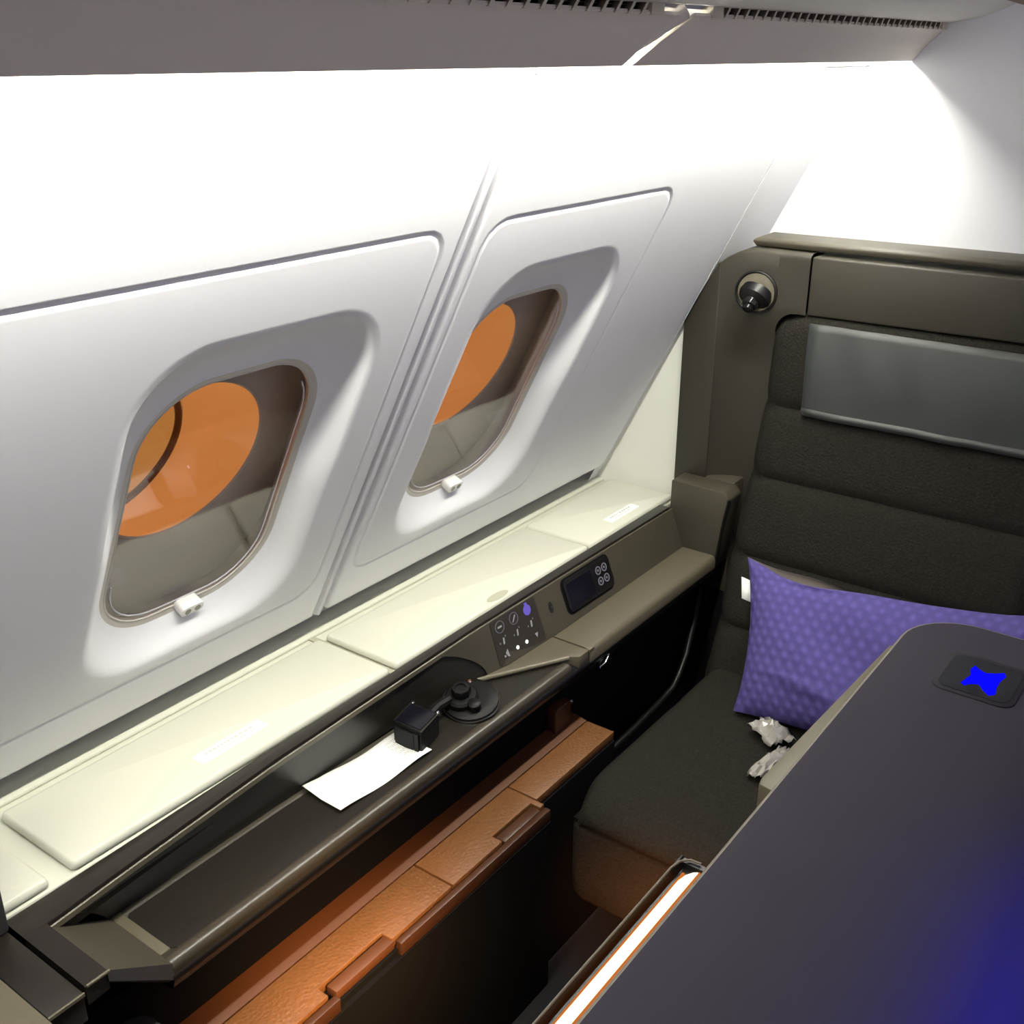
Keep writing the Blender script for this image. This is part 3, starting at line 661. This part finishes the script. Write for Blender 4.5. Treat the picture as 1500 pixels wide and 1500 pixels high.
# back cushion: stitched segments on a reclined plane
BXT = [(-1.40, 1.895), (-1.25, 1.968), (-1.03, 2.078), (-0.865, 2.142), (-0.71, 2.185), (-0.52, 2.208)]
def bx(z): return interp(BXT, z)[0]
seams = [-0.520, -0.713, -0.865, -1.030, -1.172, -1.32]
yl, yr = 0.936, 0.30
rows = []
for k in range(len(seams) - 1):
    a, b = seams[k], seams[k + 1]; m = 14
    for j in range(m + (1 if k == len(seams) - 2 else 0)):
        q = j / m; z = a + (b - a) * q
        e = abs(2 * q - 1); bul = 0.010 * (1 - e ** 6) + (0.004 * (1 - e ** 2))
        row = []
        for i in range(41):
            y = yl + (yr - yl) * i / 40
            w = 0.002 if z > -0.60 else 0
            yy = y
            ed = min((yl - y), (y - yr)) / 0.05
            back = 0.045 * (1 - min(1, ed)) ** 2.4
            ysh = 0.0
            if z > -0.572: # rounded top corners
                c = (z + 0.572) / 0.052; ysh = 0.046 * (1 - math.sqrt(max(0, 1 - min(1, c) ** 2)))
                yy = y + (-ysh if y > 0.62 else ysh) * min(1, abs(y - 0.62) / 0.3) 
            # narrows toward the seat
            yy -= (0.018 * sm((-1.0 - z) / 0.25)) * max(0, (y - 0.62) / 0.31)
            row.append((bx(z) - bul + back, yy, z))
        rows.append(row)
top = [(p[0] + 0.02, p[1], p[2] + 0.008) for p in rows[0]]; top2 = [(p[0] + 0.09, p[1], p[2] + 0.006) for p in rows[0]]
rows = [top2, top] + rows
v, f = grid(rows); obj('backrest', v, f, FABRIC, seat, smooth=60)
# headrest cover hung over the upper segment
rows = []
for j in range(13):
    z = -0.524 - 0.192 * j / 12; q = j / 12
    row = []
    for i in range(25):
        y = 0.842 - 0.012 * q - 0.55 * i / 24
        rip = 0.003 * math.sin(y * 31 + z * 12) * q + 0.002 * math.sin(y * 57 - z * 30)
        row.append((bx(z) - 0.0195 - 0.005 * math.sin(q * PI) - rip * 0.6, y + 0.002 * q, z + 0.004 * math.sin(i * 0.6) * 0))
    rows.append(row)
v, f = grid(rows); hc = obj('headrest_cover', v, f, HEAD, seat, smooth=60, solid=0.005)
rows = [[(p[0] - 0.0035, p[1], p[2]) for p in rows[-2]], [(p[0] - 0.004, p[1], p[2]) for p in rows[-1]]]
v, f = grid(rows); obj('hem', v, f, HEAD, hc, solid=0.003)
# seat cushion
yl2, yr2 = 0.895, 0.36
prof = []      # (x, z) front profile from back top to the seam
for k in range(12): prof.append((1.95 - 0.42 * k / 11, -1.252 + 0.004 * math.sin(k)* 0))
for k in range(1, 13):
    a = PI / 2 * k / 12; prof.append((1.53 - 0.152 * math.sin(a), -1.252 - 0.050 * (1 - math.cos(a)) ** 1.3))
prof.append((1.380, -1.304)); prof.append((1.395, -1.309)); prof.append((1.45, -1.310))
rows = []
for i in range(45):
    q = i / 44; y = yl2 + (yr2 - yl2) * q; e = min(q, 1 - q) * (yl2 - yr2)
    edge = max(0, 1 - e / 0.035) ** 2
    row = []
    for x, z in prof:
        xx = x + 0.012 * edge if x < 1.5 else x
        dz = -0.022 * edge
        for sx in (1.63, 1.79):                       # cross stitch lines
            dz -= 0.005 * math.exp(-((x - sx) / 0.008) ** 2)
        zz = z + dz
        yy = y + (0.02 * sm((x - 1.36) / 0.12) - 0.02) * (1 if q < 0.5 else -1) * max(0, 1 - e / 0.1)
        row.append((xx, yy, zz))
    rows.append(row)
first = [(p[0], p[1] + 0.002, min(p[2], -1.307)) for p in rows[0]]; last = [(p[0], p[1] - 0.002, min(p[2], -1.307)) for p in rows[-1]]
v, f = grid([first] + rows + [last]); obj('seat_cushion', v, f, FABRIC, seat, smooth=60)
# lower leg panel under the cushion
def lring(z, d, x0): return [(a, b, z) for a, b in rrect(1.66, 0.630, 0.280 + d, 0.263 + d, 0.035 + d, 5)]
v, f = grid([lring(-1.311, -0.012, 0), lring(-1.316, -0.003, 0), lring(-1.325, 0, 0), lring(-1.43, 0.0, 0), lring(-1.472, -0.003, 0), lring(-1.487, -0.012, 0), lring(-1.492, -0.03, 0)], closed=True, cap=True); obj('leg_panel', v, f, FABRIC, seat, smooth=50)
v, f = extr([(0.885, -1.306), (0.37, -1.306), (0.37, -1.314), (0.885, -1.314)], 1.392, 1.9); obj('seam_piping', v, f, BLACKM, seat)
v, f = boxv(1.50, 1.92, 0.42, 0.83, -H, -1.49); obj('pedestal', v, f, BLACKM, seat)

# ------------------------------------------------------------------ pillow
t = thing('pillow', 'purple quilted pillow leaning on the seat back', 'pillow', (1.85, 0.5, -1.25))
BL = Vector((1.800, 0.766, -1.243)); TL = Vector((2.012, 0.856, -1.001)); TR = Vector((1.985, 0.222, -0.925)); BR = Vector((1.790, 0.205, -1.235))
def pil(u, w, side, sag=0.0):
    a, b = (u + 1) / 2, (w + 1) / 2
    p = (BL * (1 - a) + BR * a) * (1 - b) + (TL * (1 - a) + TR * a) * b
    nrm = (TL - BL).cross(BR - BL).normalized()
    if nrm.x > 0: nrm = -nrm
    ct = Vector((1.87, 0.5, -1.09))
    # edges pull inward between the corners
    px = 0.055 * (1 - w * w) * (abs(u) ** 6) * (1 if u > 0 else -1)
    pz = 0.050 * (1 - u * u) * (abs(w) ** 6) * (1 if w > 0 else -1)
    p = p + Vector((0, 1, 0)) * px * 0.35 - (TL - BL).normalized() * pz * (0.9 if w > 0 else 0.35)
    if w > 0 and sag: # front sheet slumps along its top edge left of centre
        p -= (TL - BL).normalized() * sag * (w ** 8) * math.exp(-((u + 0.50) / 0.24) ** 2)
    th = 0.070 * (max(0, 1 - abs(u) ** 3.0)) ** 0.62 * (max(0, 1 - abs(w) ** 3.0)) ** 0.62
    wr = 0.004 * math.sin(7 * u + 5 * w) * (1 - u * u) * (1 - w * w)
    crease = -0.012 * math.exp(-((w - 0.70 + 0.12 * (u + 0.6)) / 0.07) ** 2) * math.exp(-((u + 0.45) / 0.28) ** 2)
    crease += 0.008 * math.exp(-((w + 0.62 + 0.25 * u) / 0.06) ** 2) * math.exp(-((u + 0.45) / 0.3) ** 2)
    return tuple(p + nrm * (th * side + (wr + crease) * (side > 0)))
nu, nw = 64, 44
us = [math.sin(PI / 2 * (2 * i / nu - 1)) * 0.35 + (2 * i / nu - 1) * 0.65 for i in range(nu + 1)]
wsn = [math.sin(PI / 2 * (2 * j / nw - 1)) * 0.35 + (2 * j / nw - 1) * 0.65 for j in range(nw + 1)]
v, f = grid([[pil(u, w, 1, 0.040) for u in us] for w in wsn]); uvs = [(u * 0.62 * 1.6, w * 0.36 * 1.6) for w in wsn for u in us]
obj('pillow_front', v, f, PURPLE, t, smooth=70, uv=uvs)
v, f = grid([[pil(u, w, -0.35, -0.012) for u in us] for w in wsn]); obj('pillow_back', v, f, PILBACK, t, smooth=70)
e = Vector(pil(-1, 0.42, 0)); e2 = Vector(pil(-1, 0.70, 0))
v, f = grid([[tuple(e), tuple(e + Vector((-0.002, 0.020, 0.004)))], [tuple(e2), tuple(e2 + Vector((-0.002, 0.019, 0.004)))]]); obj('care_tag', v, f, WHITE, t, solid=0.0015)

# ------------------------------------------------------------------ crumpled wrapper
t = thing('plastic_wrapper', 'crumpled clear plastic wrapper on the seat cushion below the pillow', 'wrapper', (1.75, 0.64, -1.25))
def crumple(cx, cy, rx, ry, rot, hgt, n=13, seed=1):
    rnd = random.Random(seed); rows = []
    for i in range(n):
        row = []
        for j in range(n):
            a, b = 2 * i / (n - 1) - 1, 2 * j / (n - 1) - 1
            x = a * rx + rnd.uniform(-.1, .1) * rx; y = b * ry + rnd.uniform(-.1, .1) * ry
            z = hgt * (1 - 0.75 * max(abs(a), abs(b))) + rnd.uniform(0, 0.55) * hgt
            row.append((cx + x * math.cos(rot) - y * math.sin(rot), cy + x * math.sin(rot) + y * math.cos(rot), -1.252 + 0.003 + z))
        rows.append(row)
    return grid(rows)
v, f = crumple(1.765, 0.668, 0.030, 0.040, -0.5, 0.030, 11, 3); obj('wrapper_sheet', v, f, PLASTIC, t, smooth=18, solid=0.0006)
v, f = crumple(1.675, 0.628, 0.060, 0.016, -0.15, 0.022, 10, 5); obj('wrapper_sheet', v, f, PLASTIC, t, smooth=18, solid=0.0006)

# ------------------------------------------------------------------ privacy divider (foreground)
ZS = -0.720
t = thing('privacy_divider', 'dark grey privacy divider with rounded corner filling the lower right foreground', 'divider', (0.9, 0.15, -H))
YL = 0.3455; XF = 1.432; XN = 0.15
def slabprof(d, z):   # outline at inset d
    o = []; r = 0.085 - d
    pts = [(XN, YL - d), (XF - 0.085, YL - d)]
    for k in range(1, 11):
        a = PI / 2 * (1 - k / 10); pts.append((XF - 0.085 + r * math.cos(a), YL - 0.085 + r * math.sin(a)))
    return [(x, y, z) for x, y in pts]
# cross rows: for each outline point, the top goes toward aisle side y
def top_strip():
    A = slabprof(0.004, ZS); rows = [A]
    # aisle side roll-over profile, from y=0.135 down
    roll = [(0.20, 0), (0.165, -0.0005), (0.14, -0.003), (0.118, -0.009), (0.098, -0.020), (0.082, -0.036), (0.070, -0.058), (0.062, -0.085), (0.058, -0.12), (0.056, -0.2), (0.056, -(H + ZS))]
    for y, dz in roll:
        rows.append([(min(p[0], XF - 0.004) if True else p[0], min(y, p[1]) if i > 1 else y, ZS + dz) for i, p in enumerate(A)])
    return rows
A = slabprof(0.004, ZS)
xsx = [p[0] for p in A[:2]] + [p[0] for p in A[2:]]
roll = [(0.258, 0), (0.20, 0), (0.165, -0.0008), (0.14, -0.0035), (0.118, -0.010), (0.098, -0.021), (0.082, -0.037), (0.070, -0.058), (0.062, -0.085), (0.058, -0.12), (0.056, -0.2), (0.056, -(H + ZS))]
rows = [A] + [[(p[0], y, ZS + dz) for p in A] for y, dz in roll]
v, f = grid(rows); obj('top_shell', v, f, SLAB, t, smooth=50)
rows = [slabprof(0.004, ZS), slabprof(0.0015, ZS - 0.0005), slabprof(0.0, ZS - 0.003), slabprof(0.0, ZS - 0.010), slabprof(0.003, ZS - 0.013)]
rows = [r + [(XF - d, 0.12, r[0][2])] for r, d in zip(rows, (0.004, 0.0015, 0, 0, 0.003))]
v, f = grid(rows); obj('edge_trim', v, f, SLABEDGE, t, smooth=60)
rows = [[(p[0], p[1], z) for p in slabprof(0.006, 0)] + [(XF - 0.006, 0.056, z)] for z in (ZS - 0.012, -H)]
v, f = grid(rows); obj('side_panel', v, f, GREYBLK, t, smooth=50)
v, f = boxv(XF - 0.03, XF - 0.007, 0.057, 0.25, -H, ZS - 0.035); obj('end_panel', v, f, GREYBLK, t)
# light channel along the inboard edge
v, f = merge(extr([(0.340, -0.800), (0.391, -0.800), (0.3925, -0.760), (0.3905, -0.7595), (0.3885, -0.764), (0.386, -0.768), (0.345, -0.768)], 0.545, 0.826), extr([(0.345, -0.768), (0.389, -0.768), (0.390, -0.762), (0.345, -0.762)], 0.819, 0.826))
obj('light_channel', v, f, BLACK, t)
v, f = tube([(0.546, 0.374, -0.7598), (0.549, 0.385, -0.7598), (0.560, 0.3912, -0.7598), (0.6, 0.3916, -0.7598), (0.802, 0.3916, -0.7598), (0.816, 0.389, -0.7598), (0.824, 0.381, -0.7598), (0.825, 0.370, -0.7598)], 0.0013); obj('channel_edge', v, f, SLABEDGE, t)
v, f = prism([(0.566, 0.3672), (0.566, 0.372), (0.573, 0.3778), (0.792, 0.3778), (0.803, 0.3755), (0.811, 0.371), (0.814, 0.3672)], lambda a, b: (a, b, -0.768), lambda a, b: (a, b, -0.7615)); obj('diffuser', v, f, GLOW, t)
v, f = merge(boxv(0.560, 0.806, 0.3779, 0.3805, -0.768, -0.7625), boxv(0.560, 0.816, 0.3655, 0.3671, -0.768, -0.7625)); obj('diffuser_halo', v, f, HALO, t)  # emissive slivers drawn as the orange halo beside the diffuser
v, f = prism([(0.62, 0.345), (0.655, 0.395), (0.69, 0.345)], lambda a, b: (a, b, -1.170), lambda a, b: (a, b, -1.075)); obj('lamp_housing', v, f, BLACK, t)
v, f = grid([[(0.6575, 0.394, -1.165), (0.692, 0.3465, -1.165)], [(0.6575, 0.394, -1.08), (0.692, 0.3465, -1.08)]]); obj('footwell_lamp', v, f, WARM, t)
fl = area('footwell_seat_light', (0.70, 0.40, -1.19), (1.40, 0.66, -1.47), 0.08, 0.05, (1.0, 0.38, 0.14), 1.15); fl.data.spread = math.radians(36)
fl = area('footwell_bench_light', (0.66, 0.37, -0.83), (0.90, 0.93, -1.30), 0.30, 0.03, (1.0, 0.60, 0.25), 1.5); fl.data.spread = math.radians(40)
# armrest lip seen under the slab edge
v, f = prism([(1.085, 0.345), (1.10, 0.425), (1.115, 0.4285), (1.55, 0.412), (1.55, 0.345)], lambda a, b: (a, b, -0.90), lambda a, b: (a, b, -0.85)); obj('armrest', v, f, BEIGE, t, bevel=0.005)
# dark display window with a blue light
v, f = prism(rrect(1.292, 0.228, 0.053, 0.049, 0.018, 6), lambda a, b: (a, b, ZS - 0.004), lambda a, b: (a, b, ZS + 0.0012)); dp = obj('display_bezel', v, f, mat('bezel_grey', (26, 24, 31), 0.6, spec=0.2), t, bevel=0.0006)
v, f = prism(rrect(1.292, 0.228, 0.045, 0.042, 0.014, 6), lambda a, b: (a, b, ZS), lambda a, b: (a, b, ZS + 0.0018)); dg = obj('display_glass', v, f, SCREEN, dp)
bow = [(1.318, 0.242), (1.311, 0.234), (1.307, 0.226), (1.313, 0.216), (1.321, 0.207), (1.313, 0.203), (1.297, 0.206), (1.280, 0.206), (1.262, 0.203), (1.255, 0.209), (1.262, 0.217), (1.274, 0.226), (1.270, 0.234), (1.261, 0.240), (1.266, 0.245), (1.280, 0.242), (1.291, 0.240), (1.305, 0.244)]
v, f = prism(bow, lambda a, b: (a, b, ZS + 0.0018), lambda a, b: (a, b, ZS + 0.0022)); obj('blue_indicator', v, f, BLUE, dg)

# ------------------------------------------------------------------ things on the console shelf
ZI = zs - 0.0008
t = thing('boarding_pass', 'white paper slip with faint print lying on the dark console shelf', 'paper', (1.05, 1.07, ZI))
c00, c01, c11, c10 = Vector((0.953, 1.117, 0)), Vector((0.949, 1.028, 0)), Vector((1.156, 1.019, 0)), Vector((1.160, 1.102, 0))
rows = []
for i in range(25):
    a = i / 24; row = []
    for j in range(9):
        b = j / 8; p = (c00 * (1 - a) + c10 * a) * (1 - b) + (c01 * (1 - a) + c11 * a) * b
        z = ZI + 0.0012 + 0.006 * (0.5 + 0.5 * math.sin(a * 7.5 + 0.9 * b + 0.4)) * (0.35 + 0.65 * abs(2 * b - 1)) + 0.005 * (1 - min(1, a / 0.15)) * (1 - b)
        row.append((p.x, p.y, z))
    rows.append(row)
v, f = grid(rows); obj('sheet', v, f, PAPER, t, smooth=80, solid=0.0003)
parts = []
for k in range(9):
    a = 0.80 + 0.018 * k; 
    i = int(a * 24); b0, b1 = 0.12, random.uniform(0.45, 0.8)
    for q in range(5):
        b = b0 + (b1 - b0) * q / 5; b2 = b + 0.07
        def pt(aa, bb):
            fi = aa * 24; i0 = min(23, int(fi)); ff = fi - i0; fj = bb * 8; j0 = min(7, int(fj)); gj = fj - j0
            A = Vector(rows[i0][j0]).lerp(Vector(rows[i0 + 1][j0]), ff); B = Vector(rows[i0][j0 + 1]).lerp(Vector(rows[i0 + 1][j0 + 1]), ff)
            p = A.lerp(B, gj); return (p.x, p.y, p.z + 0.0005)
        parts.append(([pt(a, b), pt(a, b2), pt(a + 0.005, b2), pt(a + 0.005, b)], [(0, 1, 2, 3)]))
v, f = merge(*parts); tag(obj('print', v, f, INK, t), kind='stuff')

t = thing('action_camera', 'small black action camera with dark screen on the shelf by the white paper', 'camera', (1.17, 1.065, ZI))
def camp(u, w, z):      # camera body frame, u along console, w inboard
    return (1.139 + 0.062 * u + 0.0015 * w, 1.0905 + 0.013 * u - 0.062 * w, z)
def cbox(u0, u1, w0, w1, z0, z1, m, name, par=t, bev=0.0):
    v, f = prism([(u0, w0), (u1, w0), (u1, w1), (u0, w1)], lambda a, b: camp(a, b, z0), lambda a, b: camp(a, b, z1)); return obj(name, v, f, m, par, bevel=bev)
body = cbox(0, 1, 0, 1, ZI + 0.001, -1.043, CAMB, 'body', bev=0.003)
cbox(0.08, 0.92, 0.08, 0.92, -1.043, -1.0420, SCREEN, 'screen')
for (a, b, c, d) in ((0.02, 0.98, 0.00, 0.03), (0.02, 0.98, 0.97, 1.0)): cbox(a, b, c, d, -1.0435, -1.0415, STEEL, 'frame_edge')
cbox(-0.06, 0.0, 0.1, 0.75, ZI + 0.001, -1.05, CAMB, 'door')
cbox(-0.07, -0.01, 0.78, 0.92, ZI + 0.001, -1.048, CAMB, 'strap')
for u, w in ((1.0, 0.06), (1.0, 0.95)):
    v, f = lathe(camp(u, w, -1.044), (0, 0, 1), [(0.0035, -0.004), (0.0035, 0.002), (0.002, 0.0035)], 12); obj('screw', v, f, CHROME, t)
v, f = tube([camp(0.95, 0.55, -1.062), (1.235, 1.075, -1.060), (1.265, 1.071, -1.058)], 0.010, 10); obj('mount_arm', v, f, CAMB, t)
t2 = thing('round_camera_mount', 'round black camera mount with a knob beside the action camera', 'camera mount', (1.30, 1.06, ZI))
an = Vector((-0.22, -0.10, 0.97)); c = Vector((1.302, 1.052, ZI + 0.0115))
v, f = lathe(c, an, [(0.050, -0.004), (0.052, 0.002), (0.050, 0.008), (0.044, 0.011), (0.030, 0.0125)], 36); obj('base_disc', v, f, CAMB, t2)
v, f = lathe(c, an, [(0.0525, 0.001), (0.0535, 0.0025), (0.0525, 0.004)], 36); obj('base_rim', v, f, STEEL, t2)
v, f = lathe(c + Vector((-0.012, 0.010, 0)), an, [(0.030, 0.010), (0.030, 0.020), (0.026, 0.024), (0.020, 0.025)], 28); obj('collar', v, f, CAMB, t2)
v, f = lathe(c + Vector((-0.012, 0.010, 0)), an, [(0.017, 0.024), (0.018, 0.036), (0.016, 0.040), (0.010, 0.0405), (0.009, 0.038)], 8); obj('knob', v, f, CAMB, t2)
v, f = lathe(c + Vector((0.030, 0.026, 0.012)), an, [(0.005, 0), (0.005, 0.008), (0.003, 0.010)], 12); obj('screw', v, f, CHROME, t2)
v, f = lathe(c + Vector((-0.02, -0.024, 0.008)), an, [(0.012, 0), (0.012, 0.012), (0.009, 0.014)], 14); obj('clamp_nut', v, f, CAMB, t2)
